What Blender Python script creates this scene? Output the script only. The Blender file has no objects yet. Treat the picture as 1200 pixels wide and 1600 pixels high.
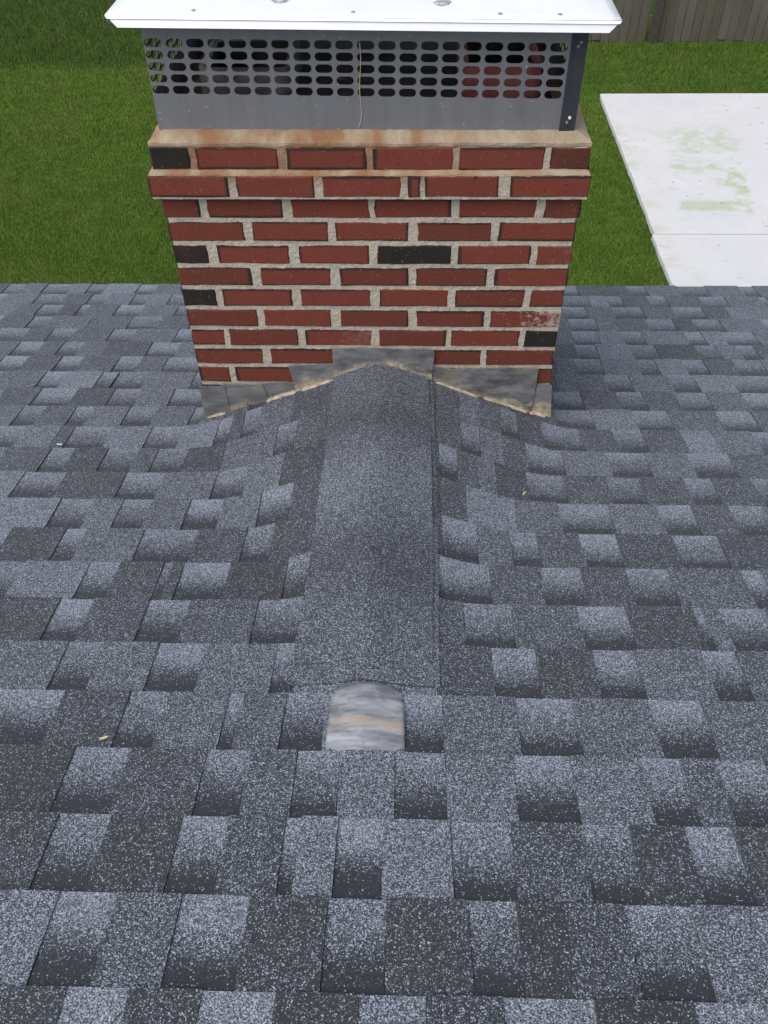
import bpy, bmesh, math, random
import numpy as np
from mathutils import Vector, Matrix, noise

random.seed(11)
rng = np.random.default_rng(5)
SC = bpy.context.scene
COL = SC.collection

# ------------------------------------------------------------------ camera, sky, sun, exposure
cam_data = bpy.data.cameras.new('camera')
cam = bpy.data.objects.new('camera', cam_data)
COL.objects.link(cam)
CAM_O = Vector((0.1024, -2.0752, 1.5857))
CAM_R = Vector((0.99955760, 0.02710301, -0.01224848))
CAM_U = Vector((-0.01098267, 0.71906288, 0.69485823))
CAM_F = Vector((-0.02764017, 0.69441631, -0.71904243))
m = Matrix((CAM_R, CAM_U, -CAM_F)).transposed().to_4x4()
m.translation = CAM_O
cam.matrix_world = m
cam_data.sensor_fit = 'VERTICAL'
cam_data.sensor_height = 32.0
cam_data.sensor_width = 24.0
FPX = 1335.73
cam_data.lens = FPX / 1600.0 * 32.0
cam_data.clip_start = 0.02
cam_data.clip_end = 2000.0
SC.camera = cam

SUN_EL, SUN_AZ = math.radians(58), math.radians(-135)      # azimuth from +Y towards +X
world = bpy.data.worlds.new('World')
SC.world = world
world.use_nodes = True
wn, wl = world.node_tree.nodes, world.node_tree.links
wn.clear()
w_out = wn.new('ShaderNodeOutputWorld')
w_bg = wn.new('ShaderNodeBackground')
w_sky = wn.new('ShaderNodeTexSky')
w_sky.sky_type = 'NISHITA'
w_sky.sun_disc = False
w_sky.sun_elevation = SUN_EL
w_sky.sun_rotation = SUN_AZ
w_sky.air_density = 1.0
w_sky.dust_density = 3.0
w_sky.ozone_density = 1.0
w_hs = wn.new('ShaderNodeHueSaturation')
w_hs.inputs['Saturation'].default_value = 0.5
wl.new(w_sky.outputs[0], w_hs.inputs['Color'])
wl.new(w_hs.outputs[0], w_bg.inputs['Color'])
w_bg.inputs['Strength'].default_value = 0.15
wl.new(w_bg.outputs[0], w_out.inputs['Surface'])

sun_d = bpy.data.lights.new('sun', 'SUN')
sun_d.energy = 1.3
sun_d.angle = math.radians(65)
sun_d.color = (1.0, 0.97, 0.93)
sun = bpy.data.objects.new('sun', sun_d)
COL.objects.link(sun)
sun_dir = Vector((math.sin(SUN_AZ) * math.cos(SUN_EL), math.cos(SUN_AZ) * math.cos(SUN_EL), math.sin(SUN_EL)))
sun.rotation_euler = sun_dir.to_track_quat('Z', 'Y').to_euler()
sun.location = (-4, 2, 8)

SC.view_settings.view_transform = 'Standard'
SC.view_settings.look = 'None'
SC.view_settings.gamma = 1.0
SC.view_settings.use_curve_mapping = False
SC.view_settings.exposure = 0.42


# ------------------------------------------------------------------ helpers
def new_obj(name, mesh, parent=None, loc=None, rot=None):
    o = bpy.data.objects.new(name, mesh)
    COL.objects.link(o)
    if parent is not None:
        o.parent = parent
    if loc is not None:
        o.location = loc
    if rot is not None:
        o.rotation_euler = rot
    return o


def tag(o, label=None, cat=None, kind=None, group=None):
    if label: o['label'] = label
    if cat: o['category'] = cat
    if kind: o['kind'] = kind
    if group: o['group'] = group
    return o


def mesh_from(name, verts, faces, mat=None, smooth=False):
    me = bpy.data.meshes.new(name)
    me.from_pydata([tuple(v) for v in verts], [], faces)
    if mat: me.materials.append(mat)
    if smooth:
        for p in me.polygons: p.use_smooth = True
    me.update()
    return me


def box_mesh(name, x0, x1, y0, y1, z0, z1, mat, bevel=0.0):
    bm = bmesh.new()
    bmesh.ops.create_cube(bm, size=1.0)
    for v in bm.verts:
        v.co = Vector((x0 if v.co.x < 0 else x1, y0 if v.co.y < 0 else y1, z0 if v.co.z < 0 else z1))
    if bevel:
        bmesh.ops.bevel(bm, geom=bm.edges[:], offset=bevel, segments=1, affect='EDGES')
    me = bpy.data.meshes.new(name)
    bm.to_mesh(me); bm.free()
    me.materials.append(mat)
    return me


class NT:
    """small node-tree builder"""
    def __init__(self, name):
        self.mat = bpy.data.materials.new(name)
        self.mat.use_nodes = True
        self.t = self.mat.node_tree
        self.t.nodes.clear()
        self.out = self.t.nodes.new('ShaderNodeOutputMaterial')
        self.b = self.t.nodes.new('ShaderNodeBsdfPrincipled')
        self.t.links.new(self.b.outputs[0], self.out.inputs[0])
        self._pos = None

    def n(self, typ, **kw):
        nd = self.t.nodes.new(typ)
        for k, v in kw.items(): setattr(nd, k, v)
        return nd

    def put(self, sock, val):
        if val is None: return
        if isinstance(val, bpy.types.NodeSocket): self.t.links.new(val, sock)
        else: sock.default_value = val

    def pos(self):
        if self._pos is None: self._pos = self.n('ShaderNodeNewGeometry').outputs['Position']
        return self._pos

    def scaled(self, vec, sc):
        nd = self.n('ShaderNodeVectorMath', operation='MULTIPLY')
        self.put(nd.inputs[0], vec); nd.inputs[1].default_value = sc
        return nd.outputs[0]

    def noise(self, scale, detail=3, rough=0.55, vec=None, col=False):
        nd = self.n('ShaderNodeTexNoise')
        self.put(nd.inputs['Vector'], vec if vec is not None else self.pos())
        nd.inputs['Scale'].default_value = scale
        nd.inputs['Detail'].default_value = detail
        nd.inputs['Roughness'].default_value = rough
        return nd.outputs['Color' if col else 'Fac']

    def voro(self, scale, out='Color', vec=None):
        nd = self.n('ShaderNodeTexVoronoi')
        self.put(nd.inputs['Vector'], vec if vec is not None else self.pos())
        nd.inputs['Scale'].default_value = scale
        return nd.outputs[out]

    def math(self, op, a, b=None, c=None, clamp=False):
        nd = self.n('ShaderNodeMath', operation=op)
        nd.use_clamp = clamp
        self.put(nd.inputs[0], a)
        if b is not None: self.put(nd.inputs[1], b)
        if c is not None: self.put(nd.inputs[2], c)
        return nd.outputs[0]

    def mapr(self, v, a, b, c=0.0, d=1.0, smooth=True):
        nd = self.n('ShaderNodeMapRange')
        if smooth: nd.interpolation_type = 'SMOOTHSTEP'
        self.put(nd.inputs[0], v)
        for i, q in enumerate((a, b, c, d)): self.put(nd.inputs[1 + i], q)
        return nd.outputs[0]

    def mix(self, fac, a, b):
        nd = self.n('ShaderNodeMix', data_type='RGBA')
        self.put(nd.inputs[0], fac)
        for s, v in ((nd.inputs[6], a), (nd.inputs[7], b)):
            if isinstance(v, bpy.types.NodeSocket): self.t.links.new(v, s)
            else: s.default_value = (*v, 1.0)
        return nd.outputs[2]

    def sep(self, col):
        nd = self.n('ShaderNodeSeparateColor')
        self.put(nd.inputs[0], col)
        return nd.outputs

    def attr(self, name, typ='GEOMETRY'):
        nd = self.n('ShaderNodeAttribute', attribute_name=name, attribute_type=typ)
        return nd.outputs

    def bump(self, height, strength=0.4, dist=0.002):
        nd = self.n('ShaderNodeBump')
        nd.inputs['Strength'].default_value = strength
        nd.inputs['Distance'].default_value = dist
        self.put(nd.inputs['Height'], height)
        self.t.links.new(nd.outputs[0], self.b.inputs['Normal'])

    def done(self, color=None, rough=None, metal=None, spec=None):
        if color is not None:
            if isinstance(color, tuple): color = (*color, 1.0)
            self.put(self.b.inputs['Base Color'], color)
        if rough is not None: self.put(self.b.inputs['Roughness'], rough)
        if metal is not None: self.put(self.b.inputs['Metallic'], metal)
        if spec is not None: self.put(self.b.inputs['Specular IOR Level'], spec)
        return self.mat


# ------------------------------------------------------------------ materials
def mat_shingle():
    t = NT('granule_shingle')
    a = t.attr('tone')['Color']
    s = t.sep(a)
    dens, warm, rnd = s[0], s[1], s[2]
    v = t.sep(t.voro(610))
    v2 = t.sep(t.voro(1150))
    nz = t.noise(14, 3)
    nz2 = t.noise(90, 2)
    d = t.math('ADD', dens, t.math('MULTIPLY', t.math('SUBTRACT', nz, 0.5), 0.12))
    d = t.math('ADD', d, t.math('MULTIPLY', t.math('SUBTRACT', nz2, 0.5), 0.16))
    d = t.math('MAXIMUM', d, 0.034)
    on = t.math('LESS_THAN', v[0], d)
    on2 = t.math('LESS_THAN', v2[0], t.math('MULTIPLY', d, 0.7))
    dark = t.mix(warm, (0.0080, 0.0098, 0.0148), (0.0100, 0.0108, 0.0122))
    dark = t.mix(v2[1], dark, t.mix(warm, (0.022, 0.0255, 0.034), (0.026, 0.0278, 0.0315)))
    light = t.mix(t.math('POWER', v[1], 1.7), (0.092, 0.108, 0.140), (0.41, 0.46, 0.545))
    c = t.mix(on2, dark, (0.088, 0.099, 0.120))
    c = t.mix(on, c, light)
    hgt = t.math('ADD', t.voro(660, 'Distance'), t.math('MULTIPLY', v2[2], 0.6))
    t.bump(hgt, 0.55, 0.0012)
    t.b.inputs['Sheen Weight'].default_value = 0.13
    t.b.inputs['Sheen Roughness'].default_value = 0.45
    t.b.inputs['Sheen Tint'].default_value = (0.85, 0.9, 1.0, 1.0)
    return t.done(c, 0.75, 0.0, 0.5)


def mat_brick():
    t = NT('fired_brick')
    gen = t.n('ShaderNodeTexCoord').outputs['Generated']
    sx = t.n('ShaderNodeSeparateXYZ'); t.put(sx.inputs[0], gen)
    oi = t.n('ShaderNodeObjectInfo')
    r = oi.outputs['Random']
    soot = t.attr('soot', 'OBJECT')['Fac']
    chalk = t.attr('chalk', 'OBJECT')['Fac']
    lx = t.attr('len', 'OBJECT')['Fac']
    off = t.n('ShaderNodeVectorMath', operation='ADD')
    t.put(off.inputs[0], t.pos())
    cmb = t.n('ShaderNodeCombineXYZ')
    for i in range(3): t.put(cmb.inputs[i], t.math('MULTIPLY', r, 17.0 + 9 * i))
    t.put(off.inputs[1], cmb.outputs[0])
    p = off.outputs[0]
    n1 = t.noise(26, 4, 0.6, p); n2 = t.noise(120, 3, 0.6, p); n3 = t.noise(9, 2, 0.5, p)
    red = t.mix(n1, (0.124, 0.0235, 0.0145), (0.205, 0.045, 0.0275))
    red = t.mix(t.mapr(t.math('FRACT', t.math('MULTIPLY', r, 7.3)), 0.0, 1.0, 0.0, 0.7), red, (0.100, 0.027, 0.017))
    red = t.mix(t.math('MULTIPLY', n2, 0.35), red, (0.175, 0.055, 0.037))
    # darker fired rim that some bricks carry, wide on some sides and absent on others
    dl = t.math('MULTIPLY', sx.outputs[0], lx)
    dr = t.math('MULTIPLY', t.math('SUBTRACT', 1.0, sx.outputs[0]), lx)
    db = t.math('MULTIPLY', sx.outputs[2], 0.055)
    dt = t.math('MULTIPLY', t.math('SUBTRACT', 1.0, sx.outputs[2]), 0.055)
    rr = []
    for i in range(4):
        q = t.math('FRACT', t.math('MULTIPLY', r, 13.7 + 31.1 * i))
        rr.append(t.math('MULTIPLY', t.math('POWER', q, 1.2), 0.015 if i < 2 else 0.0105))
    acc = None
    for dist, wdt in zip((dl, dr, db, dt), rr):
        w = t.math('ADD', wdt, t.math('MULTIPLY', t.math('SUBTRACT', n1, 0.5), 0.010))
        e = t.mapr(dist, t.math('MULTIPLY', w, 0.4), t.math('ADD', w, 0.0012), 1.0, 0.0)
        acc = e if acc is None else t.math('MAXIMUM', acc, e)
    acc = t.math('MULTIPLY', acc, 0.9)
    c = t.mix(acc, red, t.mix(n2, (0.010, 0.008, 0.007), (0.030, 0.024, 0.020)))
    blk = t.mix(n1, (0.009, 0.0075, 0.007), (0.028, 0.022, 0.019))
    c = t.mix(t.mapr(t.math('ADD', t.math('MULTIPLY', soot, 1.5), t.math('MULTIPLY', t.math('SUBTRACT', n3, 0.5), 0.7)), 0.35, 0.95), c, blk)
    ch = t.mapr(t.math('ADD', t.noise(60, 4, 0.7, p), t.math('MULTIPLY', sx.outputs[0], 0.28)), 0.62, 0.86)
    c = t.mix(t.math('MULTIPLY', ch, chalk), c, (0.42, 0.36, 0.32))
    spk = t.math('LESS_THAN', t.sep(t.voro(700, vec=p))[0], 0.0022)
    c = t.mix(spk, c, (0.40, 0.34, 0.28))
    pit = t.mapr(t.noise(95, 2, 0.5, p), 0.68, 0.76)
    c = t.mix(t.math('MULTIPLY', pit, 0.55), c, (0.045, 0.018, 0.014))
    t.bump(t.math('SUBTRACT', t.math('ADD', n2, t.math('MULTIPLY', t.noise(420, 2, 0.6, p), 0.6)), pit), 0.5, 0.0022)
    return t.done(c, 0.86, 0.0, 0.3)


def mat_mortar():
    t = NT('mortar')
    n1 = t.noise(20, 4); n2 = t.noise(160, 4, 0.65)
    c = t.mix(n1, (0.37, 0.325, 0.255), (0.56, 0.505, 0.415))
    c = t.mix(t.math('MULTIPLY', t.mapr(n2, 0.45, 0.75), 0.55), c, (0.17, 0.145, 0.118))
    # rust that ran down from the cap: upper joints, mostly towards the left
    z = t.n('ShaderNodeSeparateXYZ'); t.put(z.inputs[0], t.pos())
    up = t.mapr(z.outputs[2], 0.60, 0.655)
    lf = t.mapr(t.math('ADD', z.outputs[0], t.math('MULTIPLY', n1, 0.5)), 0.35, 0.75, 1.0, 0.0)
    rust = t.math('MULTIPLY', t.math('MULTIPLY', up, lf), t.mapr(t.noise(11, 3), 0.15, 0.5))
    c = t.mix(t.math('MULTIPLY', rust, 0.85), c, t.mix(n2, (0.19, 0.085, 0.036), (0.33, 0.18, 0.09)))
    t.bump(t.math('ADD', n2, n1), 0.8, 0.004)
    return t.done(c, 0.95, 0.0, 0.2)


def mat_crown():
    t = NT('crown_mortar')
    n1 = t.noise(9, 4); n2 = t.noise(140, 4, 0.65)
    c = t.mix(n1, (0.30, 0.245, 0.165), (0.43, 0.37, 0.275))
    sx = t.n('ShaderNodeSeparateXYZ'); t.put(sx.inputs[0], t.pos())
    st = t.scaled(t.pos(), (11, 6, 6))
    run = t.mapr(t.noise(1.0, 3, 0.6, st), 0.30, 0.62)
    lf = t.mapr(t.math('ADD', sx.outputs[0], t.math('MULTIPLY', n1, 0.6)), 0.30, 0.95, 1.0, 0.15)
    c = t.mix(t.math('MULTIPLY', t.math('MULTIPLY', run, lf), 0.9), c, t.mix(n2, (0.17, 0.070, 0.028), (0.30, 0.155, 0.075)))
    t.bump(t.math('ADD', n2, n1), 0.6, 0.004)
    return t.done(c, 0.93, 0.0, 0.2)


def mat_flashing():
    t = NT('tarnished_lead')
    low = t.sep(t.attr('low')['Color'])[0]
    n1 = t.noise(1.0, 5, 0.65, t.scaled(t.pos(), (13, 13, 30))); n2 = t.noise(70, 4, 0.65); n3 = t.noise(7, 3)
    c = t.mix(t.mapr(n1, 0.3, 0.72), (0.095, 0.100, 0.105), (0.275, 0.28, 0.275))
    oi = t.n('ShaderNodeObjectInfo').outputs['Random']
    c = t.mix(t.mapr(oi, 0.0, 1.0, 0.0, 0.55), c, (0.30, 0.30, 0.285))
    c = t.mix(t.mapr(n3, 0.55, 0.75), c, (0.25, 0.235, 0.19))
    e = t.mapr(t.math('ADD', low, t.math('MULTIPLY', t.math('SUBTRACT', n1, 0.5), 0.9)), 0.46, 0.72)
    tan = t.mix(t.mapr(n2, 0.35, 0.7), (0.30, 0.215, 0.13), (0.46, 0.415, 0.33))
    tan = t.mix(t.mapr(t.noise(30, 3), 0.5, 0.7), tan, (0.10, 0.075, 0.05))
    c = t.mix(e, c, tan)
    rough = t.math('ADD', 0.42, t.math('MULTIPLY', e, 0.4))
    t.bump(n2, 0.35, 0.003)
    return t.done(c, rough, t.math('MULTIPLY', t.math('SUBTRACT', 1.0, e), 0.3), 0.5)


def mat_tip():
    t = NT('weathered_sheet_metal')
    st = t.scaled(t.pos(), (7, 42, 42))
    n1 = t.noise(1.0, 5, 0.62, st); n2 = t.noise(45, 4, 0.6); n3 = t.noise(9, 3)
    c = t.mix(t.mapr(n1, 0.3, 0.7), (0.15, 0.158, 0.175), (0.42, 0.435, 0.455))
    c = t.mix(t.math('MULTIPLY', t.mapr(n2, 0.5, 0.75), 0.6), c, (0.14, 0.15, 0.17))
    u = t.sep(t.attr('low')['Color'])
    w = t.math('ADD', u[0], t.math('MULTIPLY', t.math('SUBTRACT', n3, 0.5), 0.22))
    b1 = t.math('MULTIPLY', t.mapr(w, 0.46, 0.52), t.mapr(w, 0.60, 0.70, 1.0, 0.0))
    b2 = t.mapr(w, 0.90, 0.99)
    rust = t.math('MULTIPLY', t.math('MAXIMUM', t.math('MULTIPLY', b1, t.mapr(n1, 0.35, 0.6)), b2), t.mapr(n2, 0.3, 0.6, 0.2, 0.9))
    c = t.mix(rust, c, t.mix(n2, (0.28, 0.165, 0.10), (0.46, 0.34, 0.235)))
    t.bump(t.math('ADD', n1, n2), 0.25, 0.002)
    return t.done(c, 0.42, t.math('MULTIPLY', t.math('SUBTRACT', 1.0, rust), 0.35), 0.5)


def mat_cap_panel():
    t = NT('cap_sheet_metal')
    st = t.scaled(t.pos(), (34, 34, 3))
    n1 = t.noise(1.0, 4, 0.55, st); n2 = t.noise(24, 4)
    c = t.mix(n1, (0.175, 0.180, 0.196), (0.27, 0.275, 0.29))
    c = t.mix(t.math('MULTIPLY', t.mapr(n2, 0.5, 0.72), 0.4), c, (0.19, 0.19, 0.195))
    spk = t.math('LESS_THAN', t.sep(t.voro(330))[0], 0.0025)
    c = t.mix(spk, c, (0.5, 0.48, 0.45))
    return t.done(c, t.mapr(n2, 0.2, 0.8, 0.38, 0.55), 0.45, 0.5)


def mat_lid():
    t = NT('bright_aluminium_lid')
    n2 = t.noise(12, 4); n1 = t.noise(60, 3)
    c = t.mix(n2, (0.84, 0.85, 0.87), (0.93, 0.93, 0.93))
    t.bump(n2, 0.06, 0.01)
    return t.done(c, t.mapr(n1, 0.3, 0.7, 0.28, 0.42), 0.35, 0.5)


def mat_simple(name, c0, c1, scale, rough=0.8, metal=0.0, bump=0.0):
    t = NT(name)
    n1 = t.noise(scale, 4, 0.6)
    c = t.mix(t.mapr(n1, 0.3, 0.7), c0, c1)
    if bump: t.bump(n1, 0.5, bump)
    return t.done(c, rough, metal, 0.4)


def mat_lawn():
    t = NT('lawn_soil_and_thatch')
    n1 = t.noise(0.7, 4); n2 = t.noise(9, 4); n3 = t.noise(70, 3)
    c = t.mix(t.mapr(n1, 0.35, 0.65), (0.034, 0.074, 0.008), (0.060, 0.100, 0.014))
    c = t.mix(t.math('MULTIPLY', n2, 0.5), c, (0.018, 0.036, 0.005))
    c = t.mix(t.math('MULTIPLY', t.mapr(n3, 0.5, 0.8), 0.5), c, (0.05, 0.06, 0.016))
    t.bump(t.math('ADD', n2, n3), 0.8, 0.03)
    return t.done(c, 0.95, 0.0, 0.1)


def mat_grass():
    t = NT('grass_blades')
    a = t.sep(t.attr('blade')['Color'])
    n1 = t.noise(0.9, 4, 0.6); n2 = t.noise(3.2, 4, 0.6); n3 = t.noise(1.4, 2)
    c = t.mix(t.mapr(n2, 0.3, 0.7), (0.100, 0.190, 0.020), (0.168, 0.262, 0.036))
    c = t.mix(t.math('MULTIPLY', t.mapr(n1, 0.46, 0.64), 0.62), c, (0.205, 0.222, 0.045))
    c = t.mix(t.math('MULTIPLY', a[0], 0.6), c, (0.066, 0.138, 0.014))
    c = t.mix(t.math('MULTIPLY', t.math('GREATER_THAN', a[0], 0.955), 0.8), c, (0.17, 0.15, 0.05))
    c = t.mix(t.math('MULTIPLY', a[1], 0.75), c, (0.040, 0.080, 0.013))      # long strip at the back: darker blades
    t.b.inputs['Transmission Weight'].default_value = 0.0
    return t.done(c, 0.6, 0.0, 0.25)


def mat_concrete():
    t = NT('pale_concrete')
    n1 = t.noise(1.3, 4); n2 = t.noise(30, 4, 0.65); n3 = t.noise(4.5, 4, 0.6)
    c = t.mix(n1, (0.49, 0.49, 0.505), (0.59, 0.59, 0.60))
    c = t.mix(t.math('MULTIPLY', t.mapr(n2, 0.5, 0.8), 0.25), c, (0.52, 0.52, 0.50))
    sx = t.n('ShaderNodeSeparateXYZ'); t.put(sx.inputs[0], t.pos())
    x, y = sx.outputs[0], sx.outputs[1]
    wob = t.math('MULTIPLY', t.math('SUBTRACT', n3, 0.5), 0.55)

    def band(v, lo, hi, f):
        return t.math('MULTIPLY', t.mapr(v, lo - f, lo + f), t.mapr(v, hi - f, hi + f, 1.0, 0.0))
    yw = t.math('ADD', y, wob); xw = t.math('ADD', x, wob)
    # algae in the outline of something that stood on the slab
    s1 = t.math('MULTIPLY', band(y, 7.17, 7.42, 0.06), band(xw, 3.15, 3.80, 0.06))
    s2 = t.math('MULTIPLY', band(yw, 7.1, 8.3, 0.15), band(t.math('ADD', xw, t.math('MULTIPLY', t.math('SUBTRACT', y, 7.2), -0.10)), 3.78, 3.98, 0.07))
    s3 = t.math('MULTIPLY', band(yw, 8.15, 8.45, 0.10), band(xw, 3.25, 3.9, 0.08))
    s4 = t.math('MULTIPLY', band(yw, 8.6, 9.5, 0.25), band(xw, 3.35, 4.25, 0.2))
    st = t.math('MAXIMUM', t.math('MAXIMUM', t.math('MULTIPLY', s1, 1.0), s2), t.math('MAXIMUM', t.math('MULTIPLY', s3, 0.8), t.math('MULTIPLY', s4, 0.7)))
    st = t.math('MULTIPLY', st, t.math('MAXIMUM', t.mapr(t.noise(7, 4, 0.6), 0.36, 0.62), t.math('MULTIPLY', s1, 0.75)))
    edge = t.math('MULTIPLY', t.mapr(x, 2.78, 3.1, 1.0, 0.0), t.mapr(n3, 0.45, 0.7))
    c = t.mix(t.math('MULTIPLY', edge, 0.45), c, (0.40, 0.43, 0.22))
    c = t.mix(t.math('MULTIPLY', st, 0.62), c, (0.30, 0.36, 0.15))
    grit = t.math('LESS_THAN', t.sep(t.voro(34))[0], 0.004)
    c = t.mix(t.math('MULTIPLY', grit, 0.5), c, (0.20, 0.19, 0.15))
    c = t.mix(t.math('MULTIPLY', t.mapr(n3, 0.5, 0.75), 0.35), c, (0.44, 0.44, 0.44))
    dk = t.math('MULTIPLY', t.mapr(t.noise(1.0, 3, 0.6, t.scaled(t.pos(), (3.0, 9.0, 1.0))), 0.64, 0.74), 0.4)
    c = t.mix(dk, c, (0.33, 0.33, 0.31))
    t.bump(n2, 0.2, 0.004)
    return t.done(c, 0.9, 0.0, 0.25)


def mat_fence():
    t = NT('weathered_fence_board')
    oi = t.n('ShaderNodeObjectInfo').outputs['Random']
    st = t.scaled(t.pos(), (60, 60, 2.2))
    n1 = t.noise(1.0, 4, 0.6, st); n2 = t.noise(2.5, 4)
    c = t.mix(n1, (0.078, 0.070, 0.058), (0.175, 0.158, 0.132))
    c = t.mix(t.math('MULTIPLY', t.mapr(n2, 0.4, 0.7), 0.5), c, (0.085, 0.080, 0.050))
    c = t.mix(t.mapr(oi, 0, 1, 0.0, 0.45), c, (0.075, 0.060, 0.048))
    t.bump(n1, 0.5, 0.004)
    return t.done(c, 0.92, 0.0, 0.2)


M_SH = mat_shingle(); M_BR = mat_brick(); M_MO = mat_mortar(); M_CR = mat_crown()
M_FL = mat_flashing(); M_TIP = mat_tip(); M_PAN = mat_cap_panel(); M_LID = mat_lid()
M_LAWN = mat_lawn(); M_GR = mat_grass(); M_CON = mat_concrete(); M_FEN = mat_fence()
M_POST = mat_simple('dark_fence_post', (0.040, 0.033, 0.028), (0.070, 0.058, 0.048), 18, 0.9)
M_STRIP = mat_simple('dark_corner_strip', (0.040, 0.043, 0.055), (0.060, 0.063, 0.075), 20, 0.5, 0.4)
M_CLAY = mat_simple('red_clay_flue', (0.30, 0.085, 0.075), (0.42, 0.14, 0.12), 14, 0.85)
M_LINER = mat_simple('grey_flue_liner', (0.10, 0.095, 0.09), (0.24, 0.22, 0.20), 16, 0.8)
M_SOOT = mat_simple('sooty_floor', (0.030, 0.028, 0.027), (0.075, 0.068, 0.060), 12, 0.95)
M_SEAL = mat_simple('tan_sealant', (0.26, 0.19, 0.12), (0.46, 0.41, 0.33), 45, 0.75, 0.0, 0.004)
M_SPOT = mat_simple('grey_sealant_spot', (0.20, 0.20, 0.22), (0.45, 0.45, 0.46), 90, 0.7, 0.0, 0.004)
M_WALL = mat_simple('pale_house_wall', (0.55, 0.54, 0.51), (0.62, 0.61, 0.58), 3, 0.85)
M_WHITE = mat_simple('white_trim_paint', (0.74, 0.74, 0.73), (0.80, 0.80, 0.79), 6, 0.6)
M_LEAF = mat_simple('dry_leaf', (0.40, 0.30, 0.14), (0.62, 0.52, 0.32), 200, 0.8)
M_LEAF2 = mat_simple('yellow_leaf', (0.34, 0.30, 0.07), (0.50, 0.46, 0.16), 200, 0.8)
M_STR = mat_simple('tan_string', (0.42, 0.32, 0.18), (0.55, 0.45, 0.30), 60, 0.9)
M_SCREW = mat_simple('zinc_screw', (0.30, 0.30, 0.31), (0.45, 0.45, 0.46), 80, 0.4, 0.7)
M_DECK = mat_simple('roofing_felt', (0.016, 0.016, 0.018), (0.026, 0.026, 0.028), 30, 0.95)

# ------------------------------------------------------------------ roof frame of reference
RP = math.radians(13.7845)
RZ = -0.1604
EX = 0.144
K0 = -12.4321
NRM = np.array([0, math.sin(RP), math.cos(RP)])
DS = np.array([0, math.cos(RP), -math.sin(RP)])
HC, HS, HW, HX = 0.2195, 1.30, 0.575, 0.02
CX0, CX1, CY1 = -0.531, 0.527, 0.62           # chimney body
S_EAVE = (22 + K0) * EX
S_RIDGE = -2.62


def hump(x, s):
    ax = math.sqrt((x - HX) ** 2 + 0.02 ** 2) - 0.012
    a = HC * (1 + min(s, 0.0) / HS - ax / HW)
    if s > 0: a -= s * 0.6
    e = 0.022
    v = 0.5 * (a + math.sqrt(a * a + e * e))
    return max(0.0, v - 0.0008) if a > -0.25 else 0.0


def rpt(x, s, n):
    q = DS * s + NRM * (n + hump(x, s))
    return (x, q[1], RZ + q[2])


def project(p):
    d = Vector(p) - CAM_O
    z = d.dot(CAM_F)
    if z < 0.05: return None
    return 600 + FPX * d.dot(CAM_R) / z, 800 - FPX * d.dot(CAM_U) / z


# ------------------------------------------------------------------ ground, patio, fence
GZ = -3.10
lawn = new_obj('lawn', mesh_from('lawn', [(-300, -300, GZ), (300, -300, GZ), (300, 300, GZ), (-300, 300, GZ)], [(0, 1, 2, 3)], M_LAWN))
tag(lawn, 'green mown lawn far below the roof edge', 'lawn', 'structure')


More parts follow.
